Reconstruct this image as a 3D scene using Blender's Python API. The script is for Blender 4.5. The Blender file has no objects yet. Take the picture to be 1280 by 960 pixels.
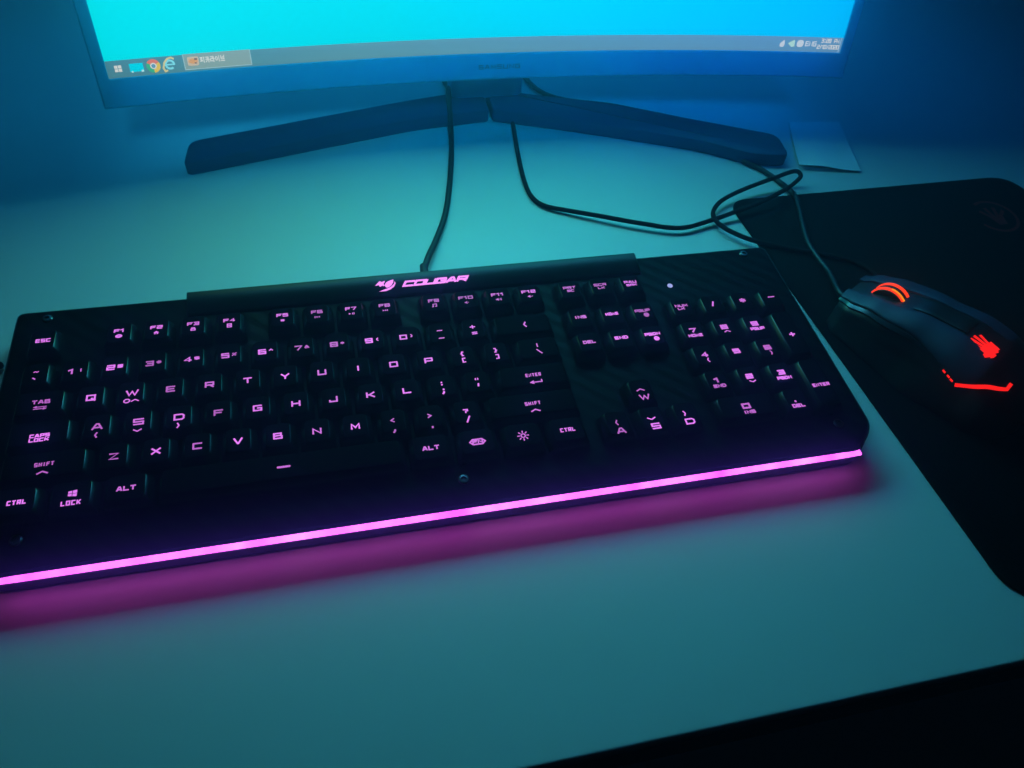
import bpy, bmesh, math, random
from mathutils import Vector, Matrix
random.seed(7)
C = bpy.context.scene
COL = C.collection
MM = 0.001
Z0 = 0.027            # the desk top is z = 0; key tops are at Z0

# ------------------------------------------------------------------ materials
def principled(name, col, rough=0.5, spec=0.5, metal=0.0, coat=0.0):
    m = bpy.data.materials.new(name); m.use_nodes = True
    b = m.node_tree.nodes['Principled BSDF']
    b.inputs['Base Color'].default_value = (*col, 1)
    b.inputs['Roughness'].default_value = rough
    b.inputs['Specular IOR Level'].default_value = spec
    b.inputs['Metallic'].default_value = metal
    b.inputs['Coat Weight'].default_value = coat
    return m

def noisy(m, scale, bump, dist=0.0002, rough_var=0.0, col_var=0.0):
    """fine grain: bump + roughness + slight colour variation in object space"""
    nt = m.node_tree; b = nt.nodes['Principled BSDF']
    tc = nt.nodes.new('ShaderNodeTexCoord')
    n = nt.nodes.new('ShaderNodeTexNoise'); n.inputs['Scale'].default_value = scale
    n.inputs['Detail'].default_value = 5
    nt.links.new(tc.outputs['Object'], n.inputs['Vector'])
    bp = nt.nodes.new('ShaderNodeBump'); bp.inputs['Strength'].default_value = bump
    bp.inputs['Distance'].default_value = dist
    nt.links.new(n.outputs['Fac'], bp.inputs['Height'])
    nt.links.new(bp.outputs['Normal'], b.inputs['Normal'])
    if rough_var:
        n2 = nt.nodes.new('ShaderNodeTexNoise'); n2.inputs['Scale'].default_value = scale * 0.02 + 8
        nt.links.new(tc.outputs['Object'], n2.inputs['Vector'])
        mr = nt.nodes.new('ShaderNodeMapRange')
        r = b.inputs['Roughness'].default_value
        mr.inputs['To Min'].default_value = r - rough_var; mr.inputs['To Max'].default_value = r + rough_var
        nt.links.new(n2.outputs['Fac'], mr.inputs['Value'])
        nt.links.new(mr.outputs['Result'], b.inputs['Roughness'])
    if col_var:
        n3 = nt.nodes.new('ShaderNodeTexNoise'); n3.inputs['Scale'].default_value = scale * 0.05 + 3
        nt.links.new(tc.outputs['Object'], n3.inputs['Vector'])
        mx = nt.nodes.new('ShaderNodeMix'); mx.data_type = 'RGBA'
        c = b.inputs['Base Color'].default_value[:]
        mx.inputs['A'].default_value = (*[x * (1 - col_var) for x in c[:3]], 1)
        mx.inputs['B'].default_value = (*[x * (1 + col_var) for x in c[:3]], 1)
        nt.links.new(n3.outputs['Fac'], mx.inputs['Factor'])
        nt.links.new(mx.outputs['Result'], b.inputs['Base Color'])
    return m

def emis(name, col, strength=1.0):
    m = bpy.data.materials.new(name); m.use_nodes = True
    nt = m.node_tree; b = nt.nodes['Principled BSDF']
    b.inputs['Base Color'].default_value = (0.01, 0.01, 0.01, 1)
    b.inputs['Emission Color'].default_value = (*col, 1)
    b.inputs['Emission Strength'].default_value = strength
    b.inputs['Specular IOR Level'].default_value = 0.2
    return m

M = {}
M['desk'] = noisy(principled('white_desk_laminate', (0.74, 0.745, 0.73), 0.42, 0.4), 900, 0.05, rough_var=0.06, col_var=0.02)
M['desk_edge'] = principled('dark_edge_band', (0.02, 0.022, 0.025), 0.5)
M['black'] = noisy(principled('black_plastic', (0.012, 0.013, 0.015), 0.5, 0.4), 2500, 0.15, 0.0001)
M['key_top'] = noisy(principled('keycap_top_plastic', (0.002, 0.002, 0.003), 0.7, 0.02), 2600, 0.12, 0.00008)
M['key'] = noisy(principled('keycap_plastic', (0.004, 0.0045, 0.0055), 0.22, 0.30), 2600, 0.08, 0.00006, rough_var=0.06)
M['gloss'] = noisy(principled('glossy_black_plastic', (0.008, 0.009, 0.011), 0.3, 0.16), 300, 0.03, rough_var=0.06)
M['bezel'] = noisy(principled('bezel_plastic_glare_blue', (0.02, 0.48, 0.80), 0.5, 0.3, 0.0), 1500, 0.06, 0.0001)  # blue of the lens glare painted into bezel, shell and neck
M['stand'] = noisy(principled('stand_plastic_glare_blue', (0.010, 0.075, 0.16), 0.5, 0.35), 1500, 0.1, 0.0001)  # feet tinted blue to carry the screen's glare in their colour
M['cable'] = principled('cable_rubber', (0.012, 0.012, 0.014), 0.45, 0.4)
M['cable_red'] = noisy(principled('braided_cable', (0.022, 0.010, 0.012), 0.8, 0.12), 2500, 0.4, 0.0003)
M['mouse'] = noisy(principled('mouse_soft_plastic', (0.030, 0.029, 0.058), 0.5, 0.4), 2200, 0.12, 0.00008, rough_var=0.06)  # screen's blue reflection mixed into the base colour
M['mouse_dark'] = noisy(principled('mouse_black_plastic', (0.01, 0.011, 0.013), 0.38, 0.5), 2000, 0.1, 0.00008)
M['mouse_gloss'] = noisy(principled('mouse_gloss_plastic', (0.012, 0.02, 0.03), 0.3, 0.6), 500, 0.05)
M['wheel'] = principled('wheel_rubber', (0.012, 0.012, 0.013), 0.6)
M['screw'] = principled('black_screw_steel', (0.12, 0.12, 0.13), 0.28, 0.5, 0.9)
M['paper'] = noisy(principled('paper', (0.86, 0.87, 0.86), 0.75, 0.2), 220, 0.35, 0.0006, col_var=0.05)
M['ink'] = principled('faint_pencil', (0.36, 0.38, 0.42), 0.8)
M['logo_grey'] = principled('faint_logo_print', (0.10, 0.13, 0.16), 0.4)

# mouse pad: woven cloth
m = principled('mouse_pad_cloth', (0.006, 0.006, 0.0065), 0.85, 0.08)
nt = m.node_tree; b = nt.nodes['Principled BSDF']
tc = nt.nodes.new('ShaderNodeTexCoord')
w1 = nt.nodes.new('ShaderNodeTexWave'); w1.inputs['Scale'].default_value = 420; w1.bands_direction = 'X'
w2 = nt.nodes.new('ShaderNodeTexWave'); w2.inputs['Scale'].default_value = 420; w2.bands_direction = 'Y'
for w in (w1, w2): nt.links.new(tc.outputs['Object'], w.inputs['Vector'])
ad = nt.nodes.new('ShaderNodeMath'); nt.links.new(w1.outputs['Fac'], ad.inputs[0]); nt.links.new(w2.outputs['Fac'], ad.inputs[1])
bp = nt.nodes.new('ShaderNodeBump'); bp.inputs['Strength'].default_value = 0.4; bp.inputs['Distance'].default_value = 0.0002
nt.links.new(ad.outputs[0], bp.inputs['Height']); nt.links.new(bp.outputs['Normal'], b.inputs['Normal'])
M['pad'] = m
M['pad_print'] = principled('pad_dark_red_print', (0.30, 0.018, 0.02), 0.8, 0.15)

# keyboard plate: carbon look diagonal weave
m = principled('carbon_plate', (0.006, 0.007, 0.008), 0.45, 0.03)
nt = m.node_tree; b = nt.nodes['Principled BSDF']
tc = nt.nodes.new('ShaderNodeTexCoord')
mp = nt.nodes.new('ShaderNodeMapping'); mp.inputs['Rotation'].default_value = (0, 0, math.radians(42))
nt.links.new(tc.outputs['Object'], mp.inputs['Vector'])
wv = nt.nodes.new('ShaderNodeTexWave'); wv.inputs['Scale'].default_value = 36; wv.inputs['Distortion'].default_value = 0.15
wv.bands_direction = 'Y'
nt.links.new(mp.outputs['Vector'], wv.inputs['Vector'])
cr = nt.nodes.new('ShaderNodeValToRGB')
cr.color_ramp.elements[0].position = 0.3; cr.color_ramp.elements[0].color = (0.0022, 0.0024, 0.003, 1)
cr.color_ramp.elements[1].position = 0.7; cr.color_ramp.elements[1].color = (0.0065, 0.007, 0.008, 1)
nt.links.new(wv.outputs['Fac'], cr.inputs['Fac']); nt.links.new(cr.outputs['Color'], b.inputs['Base Color'])
mr = nt.nodes.new('ShaderNodeMapRange'); mr.inputs['To Min'].default_value = 0.5; mr.inputs['To Max'].default_value = 0.38
nt.links.new(wv.outputs['Fac'], mr.inputs['Value']); nt.links.new(mr.outputs['Result'], b.inputs['Roughness'])
M['carbon'] = m

PINK = (0.78, 0.17, 0.86)
M['legend'] = emis('legend_glow', (0.70, 0.18, 0.82), 1.4)
M['logo'] = emis('logo_glow', (0.90, 0.26, 0.92), 1.6)
m = M['legend']; nt = m.node_tree; b = nt.nodes['Principled BSDF']
oi = nt.nodes.new('ShaderNodeObjectInfo'); mr = nt.nodes.new('ShaderNodeMapRange')
mr.inputs['To Min'].default_value = .75; mr.inputs['To Max'].default_value = 1.7
nt.links.new(oi.outputs['Random'], mr.inputs['Value']); nt.links.new(mr.outputs['Result'], b.inputs['Emission Strength'])
# light strip: LED hot spots along its length
m = emis('light_strip_glow', (0.90, 0.16, 0.84), 1.25)
nt = m.node_tree; b = nt.nodes['Principled BSDF']
tc = nt.nodes.new('ShaderNodeTexCoord')
wv = nt.nodes.new('ShaderNodeTexNoise'); wv.noise_dimensions = '1D'; wv.inputs['Scale'].default_value = 42; wv.inputs['Detail'].default_value = 2
sx = nt.nodes.new('ShaderNodeSeparateXYZ'); nt.links.new(tc.outputs['Object'], sx.inputs[0])
nt.links.new(sx.outputs['X'], wv.inputs['W'])
cr = nt.nodes.new('ShaderNodeValToRGB')
cr.color_ramp.elements[0].position = 0.3; cr.color_ramp.elements[0].color = (0.78, 0.055, 0.74, 1)
cr.color_ramp.elements[1].position = 0.75; cr.color_ramp.elements[1].color = (0.98, 0.18, 0.96, 1)
nt.links.new(wv.outputs['Fac'], cr.inputs['Fac']); nt.links.new(cr.outputs['Color'], b.inputs['Emission Color'])
b.inputs['Emission Strength'].default_value = 3.5
M['strip'] = m
M['led'] = emis('indicator_glow', (0.42, 0.48, 1.0), 1.1)
M['red'] = emis('red_glow', (1.0, 0.012, 0.010), 1.5)
M['wheel_red'] = emis('wheel_red_glow', (1.0, 0.045, 0.012), 1.7)
M['orange'] = emis('orange_glow', (1.0, 0.28, 0.01), 1.4)

# ------------------------------------------------------------------ helpers
def link(o): COL.objects.link(o); return o

def thing(name, label, cat, loc=(0, 0, 0), group=None):
    o = bpy.data.objects.new(name, None); link(o)
    o.empty_display_size = 0.02
    o.location = loc; o['label'] = label; o['category'] = cat
    if group: o['group'] = group
    return o

def wloc(o):
    v = Vector((0, 0, 0))
    while o is not None: v += o.location; o = o.parent
    return v

def obj(name, bm, mat, parent=None, smooth=True, origin=None):
    """bm is in world coordinates; it becomes ONE mesh object (under parent)"""
    base = wloc(parent) if parent else Vector((0, 0, 0))
    org = Vector(origin) if origin is not None else base
    bmesh.ops.translate(bm, verts=bm.verts, vec=-org)
    bmesh.ops.recalc_face_normals(bm, faces=bm.faces)
    me = bpy.data.meshes.new(name); bm.to_mesh(me); bm.free()
    for mt in (mat if isinstance(mat, (list, tuple)) else [mat]): me.materials.append(mt)
    for p in me.polygons: p.use_smooth = smooth
    if smooth: me.set_sharp_from_angle(angle=math.radians(38))
    o = bpy.data.objects.new(name, me); link(o)
    if parent: o.parent = parent
    o.location = org - base
    return o

def tag(o, label, cat, group=None, kind=None):
    o['label'] = label; o['category'] = cat
    if group: o['group'] = group
    if kind: o['kind'] = kind
    return o

def loft(bm, loops, cap0=True, cap1=True, closed=True):
    rows = [[bm.verts.new(p) for p in l] for l in loops]
    n = len(rows[0])
    for a, b_ in zip(rows, rows[1:]):
        for i in range(n if closed else n - 1):
            j = (i + 1) % n
            bm.faces.new((a[i], a[j], b_[j], b_[i]))
    if cap0: bm.faces.new(rows[0][::-1])
    if cap1: bm.faces.new(rows[-1])
    return rows

def rrect(x0, x1, y0, y1, r, n=4):
    """rounded rectangle, counter-clockwise"""
    pts = []
    for cx, cy, a0 in ((x1 - r, y0 + r, -90), (x1 - r, y1 - r, 0), (x0 + r, y1 - r, 90), (x0 + r, y0 + r, 180)):
        for k in range(n + 1):
            a = math.radians(a0 + 90 * k / n)
            pts.append((cx + r * math.cos(a), cy + r * math.sin(a)))
    return pts

def round_poly(poly, rad, n=5):
    """round the corners of a polygon; rad may be a list"""
    out = []; N = len(poly)
    for i in range(N):
        p = Vector(poly[i]).to_2d(); a = Vector(poly[i - 1]).to_2d(); b_ = Vector(poly[(i + 1) % N]).to_2d()
        r = rad[i] if isinstance(rad, (list, tuple)) else rad
        d1 = (a - p); d2 = (b_ - p)
        t = min(r, d1.length * 0.45, d2.length * 0.45)
        s = p + d1.normalized() * t; e = p + d2.normalized() * t
        for k in range(n + 1):
            u = k / n
            q = s * (1 - u) ** 2 + p * 2 * u * (1 - u) + e * u * u
            out.append((q.x, q.y))
    return out

def inset(poly, d):
    """inward offset of a ccw polygon"""
    N = len(poly); out = []
    for i in range(N):
        p0 = Vector(poly[i - 1]); p1 = Vector(poly[i]); p2 = Vector(poly[(i + 1) % N])
        e1 = (p1 - p0); e2 = (p2 - p1)
        if e1.length < 1e-9 or e2.length < 1e-9: out.append(tuple(p1)); continue
        n1 = Vector((-e1.y, e1.x)).normalized(); n2 = Vector((-e2.y, e2.x)).normalized()
        nn = (n1 + n2); nn = nn / max(0.35, nn.length_squared / 2)
        out.append(tuple(p1 + nn * d))
    return out

def catmull(pts, n=8):
    P = [Vector(p) for p in pts]; P = [2 * P[0] - P[1]] + P + [2 * P[-1] - P[-2]]
    out = []
    for i in range(1, len(P) - 2):
        p0, p1, p2, p3 = P[i - 1:i + 3]
        for k in range(n):
            t = k / n
            out.append(0.5 * ((2 * p1) + (-p0 + p2) * t + (2 * p0 - 5 * p1 + 4 * p2 - p3) * t * t + (-p0 + 3 * p1 - 3 * p2 + p3) * t ** 3))
    out.append(P[-2]); return out

def tube(bm, pts, r, seg=10, radii=None):
    loops = []; up = Vector((0, 0, 1)); N = len(pts); prev = None
    for i, p in enumerate(pts):
        t = (Vector(pts[min(i + 1, N - 1)]) - Vector(pts[max(i - 1, 0)])).normalized()
        if prev is None:
            prev = t.orthogonal().normalized()
        s = (prev - t * prev.dot(t)).normalized(); prev = s
        u = t.cross(s); rr = radii[i] if radii else r
        loops.append([Vector(p) + (s * math.cos(2 * math.pi * k / seg) + u * math.sin(2 * math.pi * k / seg)) * rr for k in range(seg)])
    loft(bm, loops)

def disc_stack(bm, c, prof, seg=20, ax=(1, 0, 0), ay=(0, 1, 0), az=(0, 0, 1)):
    """lathe about az at c; prof = [(radius, height)]"""
    ax, ay, az, c = Vector(ax), Vector(ay), Vector(az), Vector(c)
    loft(bm, [[c + ax * r * math.cos(2 * math.pi * k / seg) + ay * r * math.sin(2 * math.pi * k / seg) + az * h for k in range(seg)] for r, h in prof])

# ------------------------------------------------------------------ camera frame (solved from the key grid)
F = 971.62 / 1280
RW = [(0.96548, -0.25888, 0.02790)]  # replaced just below
def rodrigues(r):
    v = Vector(r); th = v.length
    return Matrix.Rotation(th, 3, v.normalized())
R3 = rodrigues((2.45854716, -0.227025973, 0.187933757))     # rows: right, down, forward
CAM = Vector((0.17120993, -0.29416106, 0.32587992 + Z0))
cam_d = bpy.data.cameras.new('camera'); cam = bpy.data.objects.new('camera', cam_d); link(cam)
cam_d.sensor_width = 36; cam_d.lens = F * 36; cam_d.clip_start = 0.01; cam_d.clip_end = 50
rx, ry, rz = R3[0], R3[1], R3[2]
mw = Matrix(((rx[0], -ry[0], -rz[0], CAM.x), (rx[1], -ry[1], -rz[1], CAM.y), (rx[2], -ry[2], -rz[2], CAM.z), (0, 0, 0, 1)))
cam.matrix_world = mw
C.camera = cam

# ------------------------------------------------------------------ vector lettering
G = {
 'A': [[(0, 0), (.38, 1), (.62, 1), (1, 0)], [(.2, .3), (.8, .3)]],
 'B': [[(0, 0), (0, 1), (.9, 1), (.9, .56), (0, .53)], [(.9, .5), (1, .42), (1, 0), (0, 0)]],
 'C': [[(1, 1), (0, 1), (0, 0), (1, 0)]],
 'D': [[(0, 0), (0, 1), (.8, 1), (1, .78), (1, .22), (.8, 0), (0, 0)]],
 'E': [[(1, 1), (0, 1), (0, 0), (1, 0)], [(0, .5), (.9, .5)]],
 'F': [[(0, 0), (0, 1), (1, 1)], [(0, .5), (.85, .5)]],
 'G': [[(1, 1), (0, 1), (0, 0), (1, 0), (1, .5), (.5, .5)]],
 'H': [[(0, 0), (0, 1)], [(1, 0), (1, 1)], [(0, .5), (1, .5)]],
 'I': [[(.5, 0), (.5, 1)]],
 'J': [[(.95, 1), (.95, 0), (0, 0), (0, .3)]],
 'K': [[(0, 0), (0, 1)], [(1, 1), (.35, .5), (1, 0)], [(0, .5), (.4, .5)]],
 'L': [[(0, 1), (0, 0), (1, 0)]],
 'M': [[(0, 0), (0, 1), (.5, .25), (1, 1), (1, 0)]],
 'N': [[(0, 0), (0, 1), (1, 0), (1, 1)]],
 'O': [[(0, 0), (0, 1), (1, 1), (1, 0), (0, 0)]],
 'P': [[(0, 0), (0, 1), (1, 1), (1, .38), (0, .38)]],
 'Q': [[(0, 0), (0, 1), (1, 1), (1, 0), (0, 0)], [(.6, .35), (1.05, -.12)]],
 'R': [[(0, 0), (0, 1), (1, 1), (1, .42), (0, .42)], [(.5, .42), (1, 0)]],
 'S': [[(1, 1), (0, 1), (0, .5), (1, .5), (1, 0), (0, 0)]],
 'T': [[(.5, 0), (.5, 1)], [(0, 1), (1, 1)]],
 'U': [[(0, 1), (0, 0), (1, 0), (1, 1)]],
 'V': [[(0, 1), (.45, 0), (.55, 0), (1, 1)]],
 'W': [[(0, 1), (.25, 0), (.5, .8), (.75, 0), (1, 1)]],
 'X': [[(0, 0), (1, 1)], [(0, 1), (1, 0)]],
 'Y': [[(0, 1), (.5, .45), (1, 1)], [(.5, .45), (.5, 0)]],
 'Z': [[(0, 1), (1, 1), (0, 0), (1, 0)]],
 '0': [[(0, 0), (0, 1), (1, 1), (1, 0), (0, 0)]],
 '1': [[(.1, .8), (.6, 1), (.6, 0)]],
 '2': [[(0, 1), (1, 1), (1, .5), (0, .5), (0, 0), (1, 0)]],
 '3': [[(0, 1), (1, 1), (1, 0), (0, 0)], [(.2, .5), (1, .5)]],
 '4': [[(.75, 0), (.75, 1), (0, .3), (1, .3)]],
 '5': [[(1, 1), (0, 1), (0, .55), (1, .55), (1, 0), (0, 0)]],
 '6': [[(1, 1), (0, 1), (0, 0), (1, 0), (1, .5), (0, .5)]],
 '7': [[(0, 1), (1, 1), (.4, 0)]],
 '8': [[(0, 0), (0, 1), (1, 1), (1, 0), (0, 0)], [(0, .5), (1, .5)]],
 '9': [[(0, 0), (1, 0), (1, 1), (0, 1), (0, .5), (1, .5)]],
 '!': [[(.5, 1), (.5, .4)], [(.5, .16), (.5, 0)]],
 '@': [[(.7, .3), (.35, .3), (.35, .7), (.7, .7), (.7, .3), (1, .3), (1, 1), (0, 1), (0, 0), (1, 0)]],
 '#': [[(.3, 0), (.4, 1)], [(.65, 0), (.75, 1)], [(0, .33), (1, .33)], [(0, .67), (1, .67)]],
 '$': [[(1, .9), (0, .9), (0, .5), (1, .5), (1, .1), (0, .1)], [(.5, 1.1), (.5, -.1)]],
 '%': [[(0, 0), (1, 1)], [(.1, .9), (.3, .9)], [(.7, .1), (.9, .1)]],
 '^': [[(.1, .5), (.5, 1), (.9, .5)]],
 '&': [[(1, 0), (.2, .75), (.4, 1), (.65, .75), (0, .3), (.1, 0), (.5, 0), (.9, .45)]],
 '*': [[(.5, .1), (.5, .9)], [(.1, .3), (.9, .7)], [(.1, .7), (.9, .3)]],
 '(': [[(.7, 1), (.4, .75), (.4, .25), (.7, 0)]],
 ')': [[(.3, 1), (.6, .75), (.6, .25), (.3, 0)]],
 '-': [[(.1, .5), (.9, .5)]], '_': [[(.1, .2), (.9, .2)]],
 '+': [[(.5, .1), (.5, .9)], [(.1, .5), (.9, .5)]],
 '=': [[(.1, .25), (.9, .25)], [(.1, .75), (.9, .75)]],
 '[': [[(.75, 1), (.35, 1), (.35, 0), (.75, 0)]], ']': [[(.25, 1), (.65, 1), (.65, 0), (.25, 0)]],
 '{': [[(.75, 1), (.5, 1), (.5, .6), (.3, .5), (.5, .4), (.5, 0), (.75, 0)]],
 '}': [[(.25, 1), (.5, 1), (.5, .6), (.7, .5), (.5, .4), (.5, 0), (.25, 0)]],
 '\\': [[(.1, 1), (.9, 0)]], '/': [[(.2, 0), (.8, 1)]], '|': [[(.5, 0), (.5, 1)]],
 ';': [[(.5, .85), (.5, .68)], [(.5, .3), (.5, .12), (.35, -.12)]], ':': [[(.5, .95), (.5, .75)], [(.5, .25), (.5, .05)]],
 '"': [[(.3, 1), (.3, .55)], [(.7, 1), (.7, .55)]], "'": [[(.5, 1), (.45, .5)]],
 ',': [[(.5, .3), (.5, .1), (.35, -.15)]], '.': [[(.5, .2), (.5, 0)]],
 '<': [[(.8, .95), (.2, .5), (.8, .05)]], '>': [[(.2, .95), (.8, .5), (.2, .05)]],
 '?': [[(.1, .95), (.9, .95), (.9, .55), (.5, .5), (.5, .35)], [(.5, .12), (.5, 0)]],
 '~': [[(0, .4), (.3, .65), (.7, .35), (1, .6)]], '`': [[(.3, .9), (.65, .55)]],
 # symbols
 'u': [[(0, .25), (.5, .85), (1, .25)]], 'd': [[(0, .75), (.5, .15), (1, .75)]],
 'l': [[(.75, 1), (.3, .5), (.75, 0)]], 'r': [[(.25, 1), (.7, .5), (.25, 0)]],
 'e': [[(1, 1), (1, .35), (0, .35)], [(.28, .75), (0, .35), (.28, -.05)]],          # return arrow
 'o': [[(.3, 0), (0, .3), (0, .7), (.3, 1), (.7, 1), (1, .7), (1, .3), (.7, 0), (.3, 0)]],
 't': [[(0, .85), (1, .85)], [(0, .15), (1, .15)], [(.22, 1.15), (0, .85), (.22, .55)], [(.78, .45), (1, .15), (.78, -.15)]],
 ' ': [],
}
NARROW = set("I1!|.,;:'`()[]{}lr")

def ribbon(bm, pts, hw, put, closed=False):
    """flat mitred stroke; put(x, y) -> 3-D point"""
    P = [Vector(p) for p in pts]
    if (P[0] - P[-1]).length < 1e-7 and len(P) > 2: closed = True; P = P[:-1]
    n = len(P); L = []; Rr = []
    for i in range(n):
        a = P[i - 1] if (i > 0 or closed) else None
        c = P[(i + 1) % n] if (i < n - 1 or closed) else None
        d1 = (P[i] - a).normalized() if a is not None else None
        d2 = (c - P[i]).normalized() if c is not None else None
        p = P[i].copy()
        if d1 is None: nn = Vector((-d2.y, d2.x)); p = p - d2 * hw * 0.6
        elif d2 is None: nn = Vector((-d1.y, d1.x)); p = p + d1 * hw * 0.6
        else:
            n1 = Vector((-d1.y, d1.x)); n2 = Vector((-d2.y, d2.x)); s = n1 + n2
            nn = s / max(0.55, s.length_squared / 2) if s.length > 1e-6 else n1
        L.append(bm.verts.new(put(*(p + nn * hw)))); Rr.append(bm.verts.new(put(*(p - nn * hw))))
    for i in range(n if closed else n - 1):
        j = (i + 1) % n
        bm.faces.new((L[i], L[j], Rr[j], Rr[i]))

def text(bm, s, cx, cy, h, hw, put, aspect=1.25, gap=0.5, slant=0.0, up=0.00002):
    """centred squared lettering; put(x, y, lift) -> 3-D; every stroke sits a hair above the last"""
    adv = []
    for ch in s: adv.append(h * aspect * (0.55 if ch in NARROW else 1.0))
    g = h * gap
    tot = sum(adv) + g * (len(s) - 1); x = cx - tot / 2; k = 0
    for ch, w in zip(s, adv):
        for st in G[ch]:
            if ch in NARROW and ch not in 'lr': q = [(x + w / 2 + (px - .5) * h * aspect, cy - h / 2 + py * h) for px, py in st]
            else: q = [(x + px * w, cy - h / 2 + py * h) for px, py in st]
            if slant: q = [(a + (b_ - cy) * slant, b_) for a, b_ in q]
            lift = up * (1 + k % 4); k += 1
            ribbon(bm, q, hw, lambda a, b_, l=lift: put(a, b_, l))
        x += w + g

def fillpoly(bm, pts, put, lift=0.00002):
    bm.faces.new([bm.verts.new(put(a, b_, lift)) for a, b_ in pts])

def circle(cx, cy, r, n=14, ry=None):
    return [(cx + r * math.cos(2 * math.pi * k / n), cy + (ry or r) * math.sin(2 * math.pi * k / n)) for k in range(n)]

# ------------------------------------------------------------------ desk
desk = thing('desk', 'wide white desk with a straight dark front edge, holding everything in view', 'desk', (0.3, 0.1, -0.028))
bm = bmesh.new()
DX0, DX1, DY0, DY1 = -0.55, 1.25, -0.2252, 0.62
loft(bm, [[(x, y, z) for x, y in rrect(DX0 + i, DX1 - i, DY0 + i, DY1 - i, 0.012, 5)] for z, i in ((-0.0275, 0), (-0.0025, 0), (-0.0012, 0.0003), (-0.0004, 0.001), (0, 0.0022))])
obj('desktop', bm, M['desk'], desk)
bm = bmesh.new()
outer = rrect(DX0 - .0008, DX1 + .0008, DY0 - .0008, DY1 + .0008, 0.012, 5)
loft(bm, [[(x, y, z) for x, y in outer] for z in (-0.029, -0.0030)], True, False)
obj('edge_band', bm, M['desk_edge'], desk)

# ------------------------------------------------------------------ keyboard
KX0, KX1, KY0, KY1 = -0.0115, 0.4475, -0.1070, 0.0560
kb = thing('keyboard', 'black full size keyboard with glowing pink letters and a pink light strip', 'keyboard', (0.218, -0.025, 0.0))
PL = Z0 - 0.0078       # top of the plate
def kb_outline(i=0.0, front=0.0):
    p = [(KX0 + i + .013, KY0 + i - front), (KX1 - i - .013, KY0 + i - front), (KX1 - i, KY0 + i + .0115), (KX1 - i, KY1 - i), (KX0 + i, KY1 - i), (KX0 + i, KY0 + i + .0115)]
    return round_poly(p, [.003, .003, .006, .004, .004, .006], 4)
# base tray
bm = bmesh.new()
lo = []
for z, i in ((0.0008, .0016), (0.0014, .0004), (0.0030, 0), (0.0088, -.0002), (0.0092, .0012), (0.0146, .0012), (0.0150, .0004), (PL - .0008, .0012)):
    lo.append([(x, y, min(z, (PL if y > -.098 else PL - (-.098 - y) / .0085 * .0032) - (.0008 if z > .0146 else -1))) for x, y in kb_outline(i)])
loft(bm, lo)
for fx, fy in ((.03, -.09), (.406, -.09), (.03, .04), (.406, .04)):
    loft(bm, [[(x, y, z) for x, y in rrect(fx - .012, fx + .012, fy - .005, fy + .005, .003, 3)] for z in (0.0, 0.0025)])
obj('base', bm, M['black'], kb)
# top plate: flat, sloping down over the front
def plate_z(y):
    return PL if y > -0.098 else PL - (-0.098 - y) / 0.0085 * 0.0032
bm = bmesh.new()
o1 = kb_outline(.0022); o2 = kb_outline(.0028); o3 = kb_outline(.0095)
def lay(o, dz): return [(x, y, plate_z(y) + dz) for x, y in o]
lo = [lay(o1, -.0012), lay(o1, -.0003), lay(o2, 0)]
# inner loop pulled up to the flat part
o3 = [(x, max(y, -0.0975), PL) for x, y in kb_outline(.004)]
lo.append(o3)
loft(bm, lo)
obj('top_plate', bm, M['carbon'], kb)
# light strip: a rounded bar let into the front face
bm = bmesh.new()
n = 40; XS0, XS1 = KX0 + .0120, KX1 - .0120
loops = []
for k in range(n + 1):
    t = k / n; x = XS0 + (XS1 - XS0) * t
    e = min(1.0, min(t, 1 - t) * n / 1.0 * .5 + .45)
    zc, hh = 0.01220, 0.00148 * e
    loops.append([(x, KY0 + .003, zc - hh), (x, KY0 - .0005, zc - hh), (x, KY0 - .0010, zc - hh * .7), (x, KY0 - .0009, zc + hh * .7), (x, KY0 - .0003, zc + hh), (x, KY0 + .003, zc + hh)])
loft(bm, loops)
obj('light_strip', bm, M['strip'], kb)
# logo bar
bm = bmesh.new()
prof = [(0.0390, PL - .0002), (0.0392, PL + .0010), (0.0402, PL + .0020), (0.0535, PL + .0042), (0.0552, PL + .0040), (0.0560, PL + .0020), (0.0560, PL - .0002)]
loft(bm, [[(x, y + (0.0006 if e else 0), z - (0.0008 if e and z > PL + .0005 else 0)) for y, z in prof] for x, e in ((.0800, 1), (.0808, 0), (.3530, 0), (.3538, 1))])
bar = obj('logo_bar', bm, M['gloss'], kb)
def bar_put(x, y, l):
    t = (y - 0.0402) / (0.0535 - 0.0402)
    return (x, y, PL + .0020 + t * .0022 + .00012 + l)
bm = bmesh.new()
text(bm, 'COUGAR', .2236, .0468, .0030, .00068, bar_put, aspect=1.75, gap=.42, slant=.55)
# cat head emblem
ex, ey, es = .1874, .0470, .00128
def E_(pts): return [(ex + a * es, ey + b_ * es) for a, b_ in pts]
fillpoly(bm, E_([(-.2, .2), (1.0, 1.6), (2.2, 2.7), (3.0, 2.0), (4.6, 2.6), (4.4, 1.8), (3.7, .9), (4.2, .0), (3.4, -.5), (3.1, .2), (2.4, -.6), (1.6, -.2), (1.7, .5), (.9, .3)]), bar_put, .00002)
fillpoly(bm, E_([(4.1, -.3), (4.5, .9), (5.3, 1.8), (6.6, 2.4), (8.6, 2.9), (8.3, 1.2), (7.4, -.2), (6.2, -1.2), (5.0, -1.5)]), bar_put, .00003)
fillpoly(bm, E_([(1.2, -3.3), (3.0, -2.6), (5.2, -1.9), (7.0, -1.1), (8.6, .4), (9.0, 1.9), (9.4, .6), (8.4, -1.2), (6.6, -2.6), (4.4, -3.3)]), bar_put, .00004)
obj('logo', bm, M['logo'], bar)
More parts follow.
